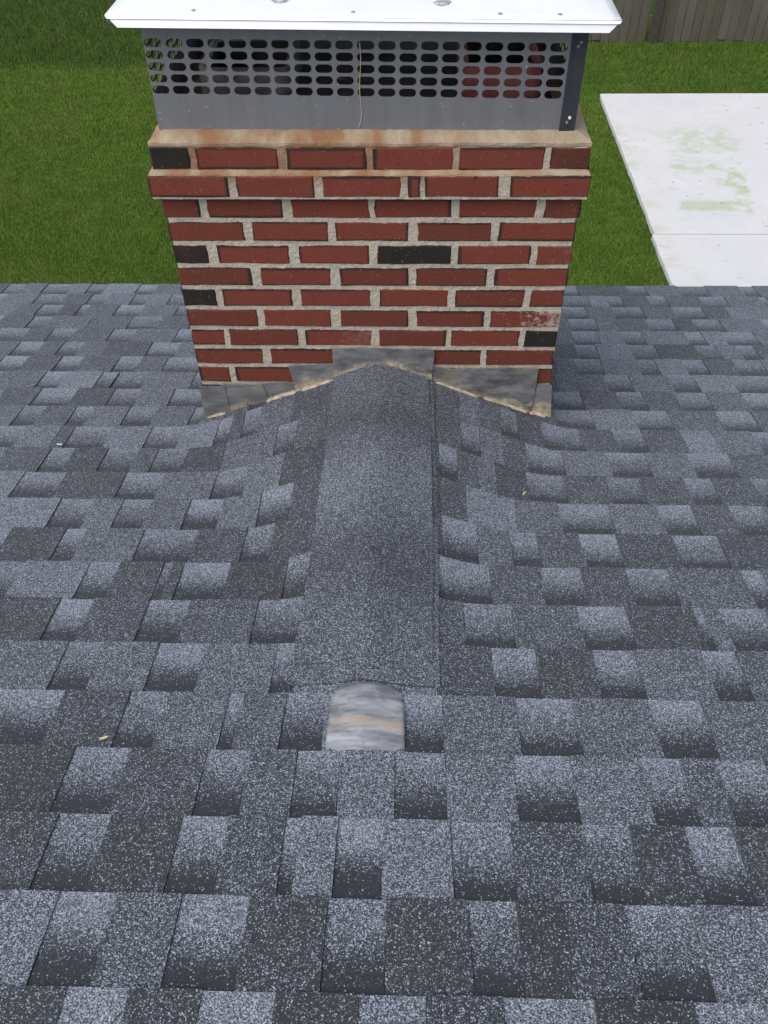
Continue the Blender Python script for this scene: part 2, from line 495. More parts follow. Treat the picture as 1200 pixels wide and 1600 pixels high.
def build_grass():
    xs, ys, ln, wd, dk = [], [], [], [], []

    def scatter(n, x0, x1, y0, y1, l0, l1, w0, w1, dark=0.0):
        xs.append(rng.uniform(x0, x1, n)); ys.append(rng.uniform(y0, y1, n))
        ln.append(rng.uniform(l0, l1, n)); wd.append(rng.uniform(w0, w1, n)); dk.append(np.full(n, dark))
    scatter(420000, -6.6, 3.3, 5.0, 9.0, .018, .042, .0035, .0065)
    scatter(330000, -8.0, 3.3, 9.0, 12.3, .020, .045, .0045, .0085)
    scatter(60000, 2.7, 7.5, 10.6, 13.0, .03, .06, .006, .011, 0.45)
    scatter(150000, -10.0, 1.5, 11.85, 18.0, .04, .085, .007, .012, 1.0)
    scatter(30000, 1.5, 3.0, 11.2, 13.0, .03, .06, .007, .012, 0.45)
    x, y, L, W, D = (np.concatenate(q) for q in (xs, ys, ln, wd, dk))
    # ragged border between mown lawn and long grass, and nothing under the slab
    keep = ~((x > 2.74 + 0.02 * np.sin(y * 9)) & (y < 10.64))
    bord = 11.95 + 0.028 * x + 0.08 * np.sin(x * 3.1) + 0.05 * np.sin(x * 8.7)
    keep &= ~((D == 1.0) & (y < bord + rng.uniform(-.10, .35, len(y))))
    keep &= ~((D == 0.0) & (y > bord + rng.uniform(-.05, .4, len(y))))
    x, y, L, W, D = (q[keep] for q in (x, y, L, W, D))
    # clumpy thinning and clump height
    cl = 0.5 + 0.25 * np.sin(x * 5.3 + 1.7 * np.sin(y * 3.1)) + 0.25 * np.sin(y * 6.1 + 1.3 * np.sin(x * 4.7))
    L = L * (0.75 + 0.5 * cl)
    n = len(x)
    az = rng.uniform(0, 2 * math.pi, n); lean = rng.uniform(0.15, 1.0, n)
    la = rng.uniform(0, 2 * math.pi, n)
    v = np.empty((n, 3, 3), np.float32)
    cx, sx = np.cos(az) * W / 2, np.sin(az) * W / 2
    v[:, 0] = np.stack([x - cx, y - sx, np.full(n, GZ - .002)], 1)
    v[:, 1] = np.stack([x + cx, y + sx, np.full(n, GZ - .002)], 1)
    v[:, 2] = np.stack([x + np.cos(la) * L * lean, y + np.sin(la) * L * lean, GZ + L * np.sqrt(np.maximum(.1, 1 - .6 * lean ** 2))], 1)
    me = bpy.data.meshes.new('grass')
    me.vertices.add(n * 3); me.loops.add(n * 3); me.polygons.add(n)
    me.vertices.foreach_set('co', v.ravel())
    me.loops.foreach_set('vertex_index', np.arange(n * 3, dtype=np.int32))
    me.polygons.foreach_set('loop_start', np.arange(0, n * 3, 3, dtype=np.int32))
    me.polygons.foreach_set('loop_total', np.full(n, 3, dtype=np.int32))
    at = me.attributes.new('blade', 'FLOAT_COLOR', 'POINT')
    colr = np.zeros((n, 3, 4), np.float32)
    colr[:, :, 0] = rng.uniform(0, 1, n)[:, None]; colr[:, :, 1] = D[:, None]; colr[:, :, 3] = 1
    at.data.foreach_set('color', colr.ravel())
    me.materials.append(M_GR)
    me.update(); me.validate()
    g = new_obj('grass', me)
    tag(g, 'short green grass blades covering the lawn, longer and darker at the back', 'grass', 'stuff')


build_grass()


def slab_mesh(x0, x1, y0, y1, z1):
    """cast slab with a slightly wandering left edge and an eased arris"""
    n = 40
    top, low = [], []
    ys = [y0 + (y1 - y0) * i / n for i in range(n + 1)]
    lft = [(x0 + 0.012 * noise.noise(Vector((y * 1.7, 3.1, 0))) + 0.012 * noise.noise(Vector((y * 6, 8.1, 0))), y) for y in ys]
    v, f = [], []
    for (x, y) in lft: v.append((x - 0.006, y, GZ - 0.05))
    for (x, y) in lft: v.append((x, y, z1 - 0.008))
    for (x, y) in lft: v.append((x + 0.008, y, z1))
    for (x, y) in lft: v.append((x1, y, z1))
    m_ = n + 1
    for r in range(3):
        for i in range(n): f.append((r * m_ + i, r * m_ + i + 1, (r + 1) * m_ + i + 1, (r + 1) * m_ + i))
    for e in (0, n):
        k = len(v); v.append((x1, lft[e][1], GZ - 0.05))
        q = (e, m_ + e, 2 * m_ + e, 3 * m_ + e, k)
        f.append(q if e == 0 else q[::-1])
    return mesh_from('slab', v, f, M_CON)


patio = new_obj('patio', None)
tag(patio, 'pale concrete patio with green algae stains beside the lawn', 'patio', 'structure')
new_obj('slab', slab_mesh(2.76, 9.5, 6.64, 10.66, GZ + 0.065), patio)
new_obj('slab', slab_mesh(2.735, 9.5, 1.9, 6.628, GZ + 0.064), patio)

fence = new_obj('fence', None, None, (3.9, 12.98, GZ))
tag(fence, 'weathered brown board fence behind the patio at the top right', 'fence')
bx = -3.0
bm_board = [box_mesh('board', -0.068, 0.068, -0.009, 0.009, 0.02, 1.82, M_FEN, 0.003) for _ in range(1)][0]
while bx < 5.0:
    w = random.uniform(0.94, 1.0)
    if not (-0.09 < bx - 0.02 < 0.09):
        o = new_obj('board', bm_board, fence, (bx, random.uniform(-.006, .006), random.uniform(-.03, .03)), (0, random.uniform(-.006, .006), 0))
        o.scale.x = w
    bx += 0.142
for px in (-2.43, 0.03, 2.49, 4.95):
    new_obj('post', box_mesh('post', -0.062, 0.062, -0.05, 0.05, -0.3, 1.9, M_POST, 0.006), fence, (px, -0.035, 0))
for rz in (0.3, 1.0, 1.6):
    new_obj('rail', box_mesh('rail', -3.0, 5.0, 0.012, 0.05, rz, rz + 0.09, M_FEN, 0.004), fence)

# ------------------------------------------------------------------ house: walls, deck, shingles
house = new_obj('house', None, None, (0, -2.6, GZ))
tag(house, 'house roof of blue grey laminated shingles sloping away towards the lawn', 'house')
bpy.context.view_layer.update()


def under(o, parent):
    """parent keeping the world-space vertices as they are"""
    o.parent = parent
    o.matrix_parent_inverse = parent.matrix_world.inverted()
    return o


def build_deck():
    v, f = [], []
    xs = [-5.5, -3, -1.5] + [-0.8 + 0.05 * i for i in range(33)] + [1.5, 3, 5.5]
    ss = [S_RIDGE] + [-1.9 + 0.05 * i for i in range(52)]
    ss = [s for s in ss if s < S_EAVE - 0.02] + [S_EAVE - 0.012]
    for s in ss:
        for x in xs: v.append(rpt(x, s, -0.003))
    nx = len(xs)
    for j in range(len(ss) - 1):
        for i in range(nx - 1): f.append((j * nx + i, j * nx + i + 1, (j + 1) * nx + i + 1, (j + 1) * nx + i))
    # the other slope, beyond the ridge behind the camera
    b = len(v)
    rx = rpt(0, S_RIDGE, -0.003)
    v += [(-5.5, rx[1], rx[2]), (5.5, rx[1], rx[2]), (5.5, rx[1] - 4, rx[2] - 4 * math.tan(RP)), (-5.5, rx[1] - 4, rx[2] - 4 * math.tan(RP))]
    f.append((b, b + 3, b + 2, b + 1))
    return mesh_from('roof', v, f, M_DECK)


roof = under(new_obj('roof', build_deck()), house)
ye, ze = rpt(0, S_EAVE, 0)[1:]
under(new_obj('fascia', box_mesh('fascia', -5.5, 5.5, ye - 0.05, ye - 0.025, ze - 0.19, ze - 0.01, M_WHITE, 0.003)), house)
under(new_obj('soffit', box_mesh('soffit', -5.5, 5.5, ye - 0.42, ye - 0.052, ze - 0.18, ze - 0.165, M_WHITE)), house)
under(new_obj('wall', box_mesh('wall', -5.3, 5.3, -6.0, ye - 0.40, GZ - 0.1, ze - 0.16, M_WALL)), house)
bpy.context.view_layer.update()

# courses read off the roof: x positions of the tab edges, g = recessed slot with printed shadow band,
# d / m / l = raised tab with few / some / many pale granules; some saddle tabs darkened to paint in slope shade
READ = {
 0: [-0.465,'d',-0.362,'g',-0.275,'d',-0.174,'g',-0.072,'d',0.043,'g',0.135,'m',0.24,'g',0.364,'d',0.499,'g',0.615],
 1: [-0.523,'l',-0.424,'g',-0.334,'m',-0.235,'g',-0.131,'d',-0.012,'g',0.077,'d',0.201,'g',0.273,'d',0.344,'m',0.433,'g',0.534,'l',0.665],
 2: [-0.581,'d',-0.476,'g',-0.388,'d',-0.267,'g',-0.189,'m',-0.094,'g',-0.069,'l',-0.007,'g',0.068,'l',0.179,'g',0.278,'m',0.392,'g',0.472,'d',0.562,'g',0.639,'d',0.714],
 3: [-0.64,'d',-0.497,'g',-0.396,'d',-0.255,'g',-0.176,'m',-0.091,'g',-0.012,'l',0.085,'g',0.175,'l',0.295,'g',0.397,'l',0.52,'g',0.595,'m',0.653,'g',0.741,'m',0.764],
 4: [-0.699,'g',-0.566,'d',-0.436,'g',-0.36,'m',-0.241,'g',-0.214,'m',-0.129,'g',-0.051,'l',0.1,'g',0.173,'l',0.314,'g',0.425,'l',0.569,'g',0.67,'l',0.814],
 5: [-0.754,'l',-0.608,'g',-0.531,'m',-0.416,'g',-0.315,'m',-0.166,'g',-0.119,'l',0.042,'l',0.164,'d',0.278,'g',0.369,'d',0.486,'g',0.573,'m',0.711,'g',0.78,'m',0.86],
 6: [-0.815,'d',-0.677,'g',-0.6,'d',-0.475,'g',-0.381,'m',-0.229,'g',-0.128,'d',0.052,'m',0.227,'g',0.332,'m',0.478,'g',0.585,'d',0.733,'g',0.751,'m',0.79,'g',0.89,'m',0.911],
 7: [-0.874,'g',-0.812,'l',-0.655,'g',-0.582,'d',-0.477,'g',-0.455,'d',-0.428,'g',-0.317,'d',-0.179,'g',-0.121,'d',0.047,'m',0.17,'g',0.296,'m',0.414,'g',0.51,'d',0.615,'g',0.715,'m',0.882,'g',0.931,'m',0.961],
 8: [-0.935,'g',-0.902,'d',-0.763,'g',-0.709,'m',-0.562,'g',-0.425,'d',-0.301,'g',-0.23,'d',-0.119,'d',0.043,'d',0.186,'g',0.273,'l',0.356,'g',0.424,'m',0.529,'g',0.622,'d',0.76,'g',0.871,'d',1.012],
 9: [-0.993,'l',-0.826,'g',-0.734,'l',-0.657,'g',-0.579,'m',-0.476,'g',-0.386,'m',-0.283,'g',-0.198,'d',-0.115,'d',0.039,'d',0.184,'d',0.253,'l',0.381,'m',0.497,'g',0.628,'l',0.756,'g',0.844,'d',0.943,'g',1.033,'m',1.062],
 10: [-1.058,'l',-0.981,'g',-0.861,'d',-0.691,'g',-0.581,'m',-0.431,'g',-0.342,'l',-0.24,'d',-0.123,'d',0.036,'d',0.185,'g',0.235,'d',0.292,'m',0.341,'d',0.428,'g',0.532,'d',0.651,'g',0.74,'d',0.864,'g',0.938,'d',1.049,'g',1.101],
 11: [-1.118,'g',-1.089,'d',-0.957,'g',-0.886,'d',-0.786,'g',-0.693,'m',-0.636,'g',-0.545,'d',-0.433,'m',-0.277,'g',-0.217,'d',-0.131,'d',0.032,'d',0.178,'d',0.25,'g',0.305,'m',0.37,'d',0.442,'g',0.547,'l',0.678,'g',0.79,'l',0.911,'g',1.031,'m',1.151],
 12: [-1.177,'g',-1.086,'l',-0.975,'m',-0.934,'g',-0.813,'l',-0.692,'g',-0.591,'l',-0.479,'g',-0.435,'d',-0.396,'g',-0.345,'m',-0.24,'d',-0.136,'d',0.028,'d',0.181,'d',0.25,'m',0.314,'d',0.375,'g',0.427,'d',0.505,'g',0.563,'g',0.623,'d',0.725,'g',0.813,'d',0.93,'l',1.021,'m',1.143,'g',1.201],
 13: [-1.237,'l',-1.152,'g',-1.078,'m',-0.978,'g',-0.919,'l',-0.803,'g',-0.708,'l',-0.589,'g',-0.551,'m',-0.47,'d',-0.39,'g',-0.32,'d',-0.235,'m',-0.13,'d',0.17,'d',0.24,'g',0.315,'d',0.415,'g',0.485,'d',0.562,'g',0.681,'l',0.814,'g',0.926,'l',1.079,'g',1.19,'m',1.251],
 14: [-1.297,'l',-1.264,'d',-1.146,'g',-1.02,'d',-0.894,'g',-0.8,'l',-0.69,'g',-0.57,'d',0.582,'g',0.674,'d',0.792,'g',0.877,'d',0.983,'g',1.089,'m',1.206,'g',1.301],
 15: [-1.357,'g',-1.333,'l',-1.183,'g',-1.103,'l',-0.981,'g',-0.926,'d',-0.919,'g',-0.816,'m',-0.649,'g',-0.599,'d',0.608,'m',0.68,'l',0.776,'g',0.864,'l',0.998,'g',1.086,'l',1.208,'g',1.351],
 16: [-1.416,'m',-1.392,'g',-1.296,'d',-1.176,'g',-1.092,'d',-0.961,'g',-0.877,'m',-0.782,'g',-0.628,'d',0.628,'m',0.698,'g',0.791,'l',0.918,'g',0.987,'l',1.084,'g',1.16,'d',1.263,'g',1.366,'m',1.401],
}
X_LIM = 5.4
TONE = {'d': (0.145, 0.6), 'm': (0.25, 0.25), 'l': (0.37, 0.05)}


def run_random(x, end, k, last):
    """tabs and slots from x to end; yields (x0, x1, type)"""
    out = []
    sgn = 1 if end > x else -1
    far = k >= 9
    while (end - x) * sgn > 0:
        if last != 'g' and random.random() < 0.86:
            typ, w = 'g', random.choice((0.065, 0.08, 0.095, 0.11, 0.125))
        else:
            typ = random.choices('dml', (0.30, 0.38, 0.32) if far else (0.42, 0.33, 0.25))[0]
            w = random.choice((0.075, 0.095, 0.11, 0.125, 0.145, 0.165))
        if random.random() < 0.05: w = random.uniform(0.022, 0.04)
        x2 = x + sgn * w
        out.append((min(x, x2), max(x, x2), typ))
        x, last = x2, typ
    return out


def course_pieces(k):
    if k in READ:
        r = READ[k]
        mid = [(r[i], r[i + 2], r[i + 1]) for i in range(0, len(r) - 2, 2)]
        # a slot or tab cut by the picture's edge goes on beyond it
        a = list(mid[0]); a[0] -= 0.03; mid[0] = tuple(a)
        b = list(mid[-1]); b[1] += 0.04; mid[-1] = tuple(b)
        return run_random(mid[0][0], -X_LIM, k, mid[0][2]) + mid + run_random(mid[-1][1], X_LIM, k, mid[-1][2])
    s = random.uniform(-0.1, 0.1)
    return run_random(s, -X_LIM, k, 'd') + run_random(s, X_LIM, k, 'd')


def piece_geo(k, x0, x1, typ):
    """one shingle piece as (verts, faces, tone rows)"""
    sb = (k + K0) * EX
    sh = sb - EX
    near_hump = (-1.40 < sb and sh < 0.12 and x1 > -0.68 and x0 < 0.72)
    nx = max(1, int(math.ceil((x1 - x0) / 0.028))) if near_hump else 1
    slot = typ == 'g'
    vs = [0.0, 0.32, 0.66, 0.82, 1.0, 1.26] if (slot or near_hump) else [0.0, 1.26]
    lift = 0.0 if slot else 0.0030 + random.uniform(-0.0006, 0.0008)
    jit = random.uniform(-0.0012, 0.0018)
    skew = random.uniform(-0.0018, 0.0018)
    g = 0.0003
    fr = random.uniform(0.68, 1.36)
    v, tone, f = [], [], []
    warm = random.random() * 0.25
    if slot:
        hi = random.uniform(0.48, 0.76); warm0 = warm; mid = random.uniform(0.55, 0.95); low_ = random.uniform(0.10, 0.26)
    else:
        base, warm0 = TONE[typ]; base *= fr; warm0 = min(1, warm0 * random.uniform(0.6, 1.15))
    curl = random.uniform(0, 0.0014)
    for j, t in enumerate(vs):
        s = sb + jit - t * EX
        n = 0.0042 + (1 - t) * 0.0062 + lift + (curl if j == 0 else 0)
        for i in range(nx + 1):
            x = x0 + g + (x1 - x0 - 2 * g) * i / nx + skew * (0.5 - t)
            v.append(rpt(x, s, n))
            if slot:
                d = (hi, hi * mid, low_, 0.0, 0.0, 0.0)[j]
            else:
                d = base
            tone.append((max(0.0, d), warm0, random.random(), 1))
    m_ = nx + 1
    nt = len(v)
    for j in range(len(vs) - 1):
        for i in range(nx): f.append((j * m_ + i, j * m_ + i + 1, (j + 1) * m_ + i + 1, (j + 1) * m_ + i))
    # skirt down to the deck round butt edge and both sides
    ring = [(len(vs) - 1 - j) * m_ for j in range(len(vs))] + list(range(1, m_)) + [j * m_ + nx for j in range(1, len(vs))]
    low = []
    for idx in ring:
        q = np.array(v[idx]); j = idx // m_; t = vs[j]
        drop = 0.0042 + (1 - t) * 0.0062 + lift + (curl if j == 0 else 0) + 0.001
        q = q - NRM * drop
        low.append(len(v)); v.append(tuple(q)); tone.append((0.04, 0.3, 0.5, 1))
    for a in range(len(ring) - 1): f.append((ring[a], low[a], low[a + 1], ring[a + 1]))
    return v, f, tone


def set_tone(me, tone, name='tone'):
    at = me.attributes.new(name, 'FLOAT_COLOR', 'POINT')
    at.data.foreach_set('color', np.array(tone, np.float32).ravel())


def seen_area(v):
    ps = [project(q) for q in v]
    if any(p is None for p in ps): return 0.0
    a = np.array(ps)
    lo = np.maximum(a.min(0), (0, 0)); hi = np.minimum(a.max(0), (1200, 1600))
    d = hi - lo
    if (d <= 1).any(): return 0.0
    c = a.mean(0)
    # hidden behind the chimney shaft
    if 310 < lo[0] and hi[0] < 865 and hi[1] < 600: return 0.0
    return float(d[0] * d[1])


pieces = []
K_FIRST = int(math.floor((S_RIDGE / EX) - K0)) + 1
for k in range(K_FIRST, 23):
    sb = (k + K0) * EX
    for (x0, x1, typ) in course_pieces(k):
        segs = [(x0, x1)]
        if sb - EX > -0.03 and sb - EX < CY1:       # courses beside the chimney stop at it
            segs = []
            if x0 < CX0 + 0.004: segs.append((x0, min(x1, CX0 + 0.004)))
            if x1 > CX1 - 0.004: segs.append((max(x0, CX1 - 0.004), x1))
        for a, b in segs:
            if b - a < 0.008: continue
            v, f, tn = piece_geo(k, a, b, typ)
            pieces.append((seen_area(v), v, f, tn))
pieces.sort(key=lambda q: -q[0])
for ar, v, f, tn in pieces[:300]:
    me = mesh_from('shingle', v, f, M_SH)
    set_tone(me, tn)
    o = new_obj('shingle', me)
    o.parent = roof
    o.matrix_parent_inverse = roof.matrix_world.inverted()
V, F, T = [], [], []
for ar, v, f, tn in pieces[300:]:
    b = len(V)
    V += v; T += tn
    F += [tuple(i + b for i in q) for q in f]
me = mesh_from('shingle', V, F, M_SH); set_tone(me, T)
o = under(new_obj('distant_shingles', me), roof)
o['kind'] = 'stuff'


# cap strips over the ridge of the saddle behind the chimney
def cap_strip(xl, xr, s_far, s_near, n0, dens, warm, skew=0.0, drop_end=0.0):
    nx, ns = 20, 14
    v, f, tn = [], [], []
    for layer in (0, 1):
        for j in range(ns + 1):
            t = j / ns
            s = s_far + (s_near - s_far) * t
            for i in range(nx + 1):
                u = i / nx
                x = xl + (xr - xl) * u + skew * t
                n = n0 - 0.0045 * layer + 0.005 * (1 - t) * (1 - layer * 0.2) - drop_end * max(0.0, t - 0.6) / 0.4
                n += 0.0024 * noise.noise(Vector((x * 9, s * 7, n0 * 90)))
                v.append(rpt(x, s, n))
                d = np.interp(t, [q[0] for q in dens], [q[1] for q in dens])
                tn.append((float(d) if not layer else 0.06, warm, 0.5, 1))
    m_ = nx + 1; L = m_ * (ns + 1)
    for j in range(ns):
        for i in range(nx):
            f.append((j * m_ + i, (j + 1) * m_ + i, (j + 1) * m_ + i + 1, j * m_ + i + 1))
    edge = [i for i in range(m_)] + [j * m_ + nx for j in range(1, ns + 1)] + [ns * m_ + i for i in range(nx - 1, -1, -1)] + [j * m_ for j in range(ns - 1, -1, -1)]
    for a, b in zip(edge[:-1], edge[1:]): f.append((a, b, b + L, a + L))
    me = mesh_from('cap_shingle', v, f, M_SH)
    set_tone(me, tn)
    return under(new_obj('cap_shingle', me), roof)


cap_strip(-0.122, 0.174, 0.004, -0.80, 0.012, [(0, .2), (1, .2)], 0.4, 0.004)
cap_strip(-0.121, 0.176, -0.70, -1.19, 0.0115, [(0, .3), (1, .3)], 0.3, -0.006)
cap_strip(-0.123, 0.160, 0.004, -0.36, 0.0185, [(0, .25), (.3, .27), (.6, .23), (.85, .15), (1, .13)], 0.25, 0.003)
cap_strip(-0.121, 0.164, -0.33, -0.88, 0.0180, [(0, .15), (.12, .24), (.35, .38), (.55, .36), (.8, .20), (1, .14)], 0.10, -0.002)
cap_strip(-0.123, 0.163, -0.84, -1.135, 0.0175, [(0, .15), (.3, .20), (.6, .27), (1, .31)], 0.10, -0.008, 0.0035)


# bent sheet metal over the saddle's upper end
def ridge_tip():
    nx, ns = 18, 18
    x0, x1, s0, s1 = -0.041, 0.1, -1.203, -1.372
    v, f, tn = [], [], []
    for j in range(ns + 1):
        t = j / ns
        for i in range(nx + 1):
            u = i / nx * 2 - 1
            e = max(0.0, abs(u) - 0.55) / 0.45
            start = 0.016 * (1 - math.sqrt(max(0.0, 1 - e * e)))                       # rounded corners at the far end
            s = s0 - start + (s1 - s0 + start) * t
            x = (x0 + x1) / 2 + u * (x1 - x0) / 2 * (1 + 0.03 * t)
            n = 0.0170 + 0.007 * (1 - u * u) * (1 - 0.85 * t ** 1.5) - 0.002 * t ** 2 - 0.002 * u * u
            n -= 0.004 * max(0, 0.2 - t) / 0.2 * 1.2 + 0.0088 * min(1.0, max(0.0, t - 0.6) / 0.3) ** 1.5 + 0.004 * max(0.0, t - 0.9) / 0.1
            n += 0.0012 * noise.noise(Vector((x * 22, s * 18, 1.3)))
            v.append(rpt(x, s, n)); tn.append((t, u * .5 + .5, 0, 1))
    m_ = nx + 1
    for j in range(ns):
        for i in range(nx): f.append((j * m_ + i, (j + 1) * m_ + i, (j + 1) * m_ + i + 1, j * m_ + i + 1))
    me = mesh_from('ridge_flashing', v, f, M_TIP, True)
    set_tone(me, tn, 'low')
    o = under(new_obj('ridge_flashing', me), house)
    md = o.modifiers.new('thickness', 'SOLIDIFY'); md.thickness = 0.002; md.offset = -1
    tag(o, 'bent grey sheet metal tongue with rust streaks')


ridge_tip()

# ------------------------------------------------------------------ chimney
HB = 0.0659                                        # course height
BH = 0.0535                                        # brick height
chimney = new_obj('chimney', None, None, (0, 0, -0.55))
tag(chimney, 'red brick chimney with dark flashed bricks standing through the shingle roof', 'chimney')
bpy.context.view_layer.update()


def brick_mesh(L, H, D):
    """hand-worn brick: uneven outline, eased front edge"""
    nl = 3 if L > 0.12 else 2
    pts = []
    for i in range(nl + 1): pts.append((-L / 2 + L * i / nl, -H / 2))
    for i in range(1, 2): pts.append((L / 2, -H / 2 + H * i / 2))
    for i in range(nl, -1, -1): pts.append((-L / 2 + L * i / nl, H / 2))
    pts.append((-L / 2, 0))
    pts = [(x + random.uniform(-.0020, .0020), z + random.uniform(-.0014, .0014)) for x, z in pts]
    n = len(pts)
    v = [(x * (1 - .003 / (L / 2)), -D / 2, z * (1 - .0026 / (H / 2))) for x, z in pts]
    v += [(x, -D / 2 + .0026, z) for x, z in pts] + [(x, D / 2, z) for x, z in pts]
    f = [tuple(range(n))]
    for r in range(2):
        for i in range(n):
            a, b = r * n + i, r * n + (i + 1) % n
            f.append((a, a + n, b + n, b))
    return mesh_from('brick', v, f, M_BR)


def add_brick(cx, cy, cz, L, D, rot=0.0, soot=0.0, chalk=0.0):
    me = brick_mesh(L, BH, D)
    o = new_obj('brick', me, None, (cx, cy, cz), (random.uniform(-.006, .006), random.uniform(-.004, .004), rot + random.uniform(-.004, .004)))
    o['soot'] = soot; o['chalk'] = chalk; o['len'] = float(L)
    return under(o, chimney)


FRONT = {10: [(-0.539,-0.441,'k'),(-0.426,-0.225),(-0.203,-0.009),(0.009,0.202),(0.219,0.424),(0.438,0.534,'h')],
 9: [(-0.553,-0.353),(-0.334,-0.139),(-0.118,0.076),(0.094,0.124),(0.136,0.32),(0.348,0.543)],
 8: [(-0.537,-0.44,'b'),(-0.421,-0.226),(-0.204,-0.004),(0.009,0.207),(0.226,0.421),(0.442,0.534)],
 7: [(-0.533,-0.335),(-0.311,-0.115),(-0.094,0.098),(0.12,0.312),(0.331,0.530)],
 6: [(-0.532,-0.44,'k'),(-0.416,-0.22),(-0.196,-0.006),(0.015,0.209,'K'),(0.229,0.421),(0.438,0.529,'c')],
 5: [(-0.530,-0.331),(-0.305,-0.114),(-0.089,0.097),(0.118,0.309),(0.33,0.528)],
 4: [(-0.532,-0.438,'K'),(-0.42,-0.225),(-0.201,-0.007),(0.018,0.209),(0.229,0.416),(0.435,0.527)],
 3: [(-0.530,-0.331),(-0.311,-0.121),(-0.094,0.098),(0.122,0.313),(0.329,0.526,'C')],
 2: [(-0.529,-0.433),(-0.418,-0.222),(-0.201,-0.006,'c'),(0.016,0.208),(0.222,0.417),(0.433,0.526,'K')],
 1: [(-0.529,-0.33),(-0.307,-0.11),(-0.085,0.109),(0.122,0.311),(0.328,0.526)],
 0: [(-0.530,-0.438),(-0.419,-0.223),(-0.201,-0.006),(0.016,0.208),(0.222,0.417),(0.434,0.527)],
 -1: [(-0.530,-0.33),(-0.307,-0.11),(-0.085,0.109),(0.122,0.311),(0.328,0.527)],
 -2: [(-0.530,-0.438),(-0.419,-0.223),(-0.201,-0.006),(0.016,0.208),(0.222,0.417),(0.434,0.527)]}
SOOT = {'k': .62, 'K': .9, 'b': .32, 'h': .38}
BD = 0.092


def side_run(y0, y1):
    """brick spans filling y0..y1"""
    n = max(1, round((y1 - y0) / 0.214))
    w = (y1 - y0) / n
    return [(y0 + w * i + .008, y0 + w * (i + 1) - .008) for i in range(n)]


for k, row in FRONT.items():
    z = k * HB + BH / 2
    out = {10: 0.010, 9: 0.021}.get(k, 0.0)
    yf, yb = -out, CY1 + out
    for i, b in enumerate(row):
        code = b[2] if len(b) > 2 else ''
        L = b[1] - b[0]
        dep = 0.2 if (L < 0.12 and i in (0, len(row) - 1)) else BD
        add_brick((b[0] + b[1]) / 2, yf + dep / 2 + random.uniform(-.0008, .0008), z, L, dep, 0.0,
                  SOOT.get(code, 0.0), {'c': .16, 'C': .75}.get(code, 0.0))
    # sides and back close the shaft
    for sgn, xe in ((-1, row[0][0]), (1, row[-1][1])):
        e = row[0] if sgn < 0 else row[-1]
        used = 0.2 if (e[1] - e[0]) < 0.12 else BD
        for a, b in side_run(yf + used + .006, yb - (0.3 - used) - .006 + .0):
            add_brick(xe - sgn * BD / 2, (a + b) / 2, z, b - a, BD, math.pi / 2 * sgn, random.choice((0, 0, 0, 0, .6)))
        q = 0.3 - used
        add_brick(xe - sgn * BD / 2, yb - q / 2, z, q, BD, math.pi / 2 * sgn, 0.0)
    x = row[0][0] + BD + .012
    x1 = row[-1][1] - BD - .012
    for a, b in side_run(x, x1):
        add_brick((a + b) / 2, yb - BD / 2, z, b - a, BD, math.pi, random.choice((0, 0, 0, 0, .6)))


def mortar_shell(x0, x1, y0, y1, z0, z1, amp=0.0015, step=0.009):
    """four walls of joint mortar, slightly uneven"""
    per = [(x0, y0, x1, y0), (x1, y0, x1, y1), (x1, y1, x0, y1), (x0, y1, x0, y0)]
    ring = []
    for ax, ay, bx_, by in per:
        n = int(math.hypot(bx_ - ax, by - ay) / step)
        for i in range(n):
            t = i / n
            nx_, ny_ = (by - ay), -(bx_ - ax); l = math.hypot(nx_, ny_)
            corner = i == 0
            ring.append((ax + (bx_ - ax) * t, ay + (by - ay) * t, nx_ / l, ny_ / l, corner))
    nz = max(1, int((z1 - z0) / step))
    v, f = [], []
    for j in range(nz + 1):
        z = z0 + (z1 - z0) * j / nz
        for (x, y, a, b, corner) in ring:
            d = 0 if corner else amp * (noise.noise(Vector((x * 70, y * 70, z * 70))) + 0.5 * noise.noise(Vector((x * 190, y * 190, z * 190))))
            v.append((x + a * d, y + b * d, z))
    m_ = len(ring)
    for j in range(nz):
        for i in range(m_):
            i2 = (i + 1) % m_
            f.append((j * m_ + i, j * m_ + i2, (j + 1) * m_ + i2, (j + 1) * m_ + i))
    f.append(tuple(range(nz * m_, nz * m_ + m_)))
    return v, f


V, F = [], []
INS = 0.0024
for (x0, x1, y0, y1, z0, z1) in ((-0.531, 0.527, 0.0, CY1, -0.62, 9 * HB - 0.004),
                                 (-0.553, 0.543, -0.021, CY1 + .021, 9 * HB - 0.006, 9 * HB + BH + 0.001),
                                 (-0.539, 0.534, -0.010, CY1 + .010, 9 * HB + BH - 0.002, 10 * HB + BH + 0.002)):
    v, f = mortar_shell(x0 + INS, x1 - INS, y0 + INS, y1 - INS, z0, z1)
    b = len(V); V += v; F += [tuple(i + b for i in q) for q in f]
core = under(new_obj('mortar', mesh_from('mortar', V, F, M_MO, False)), chimney)


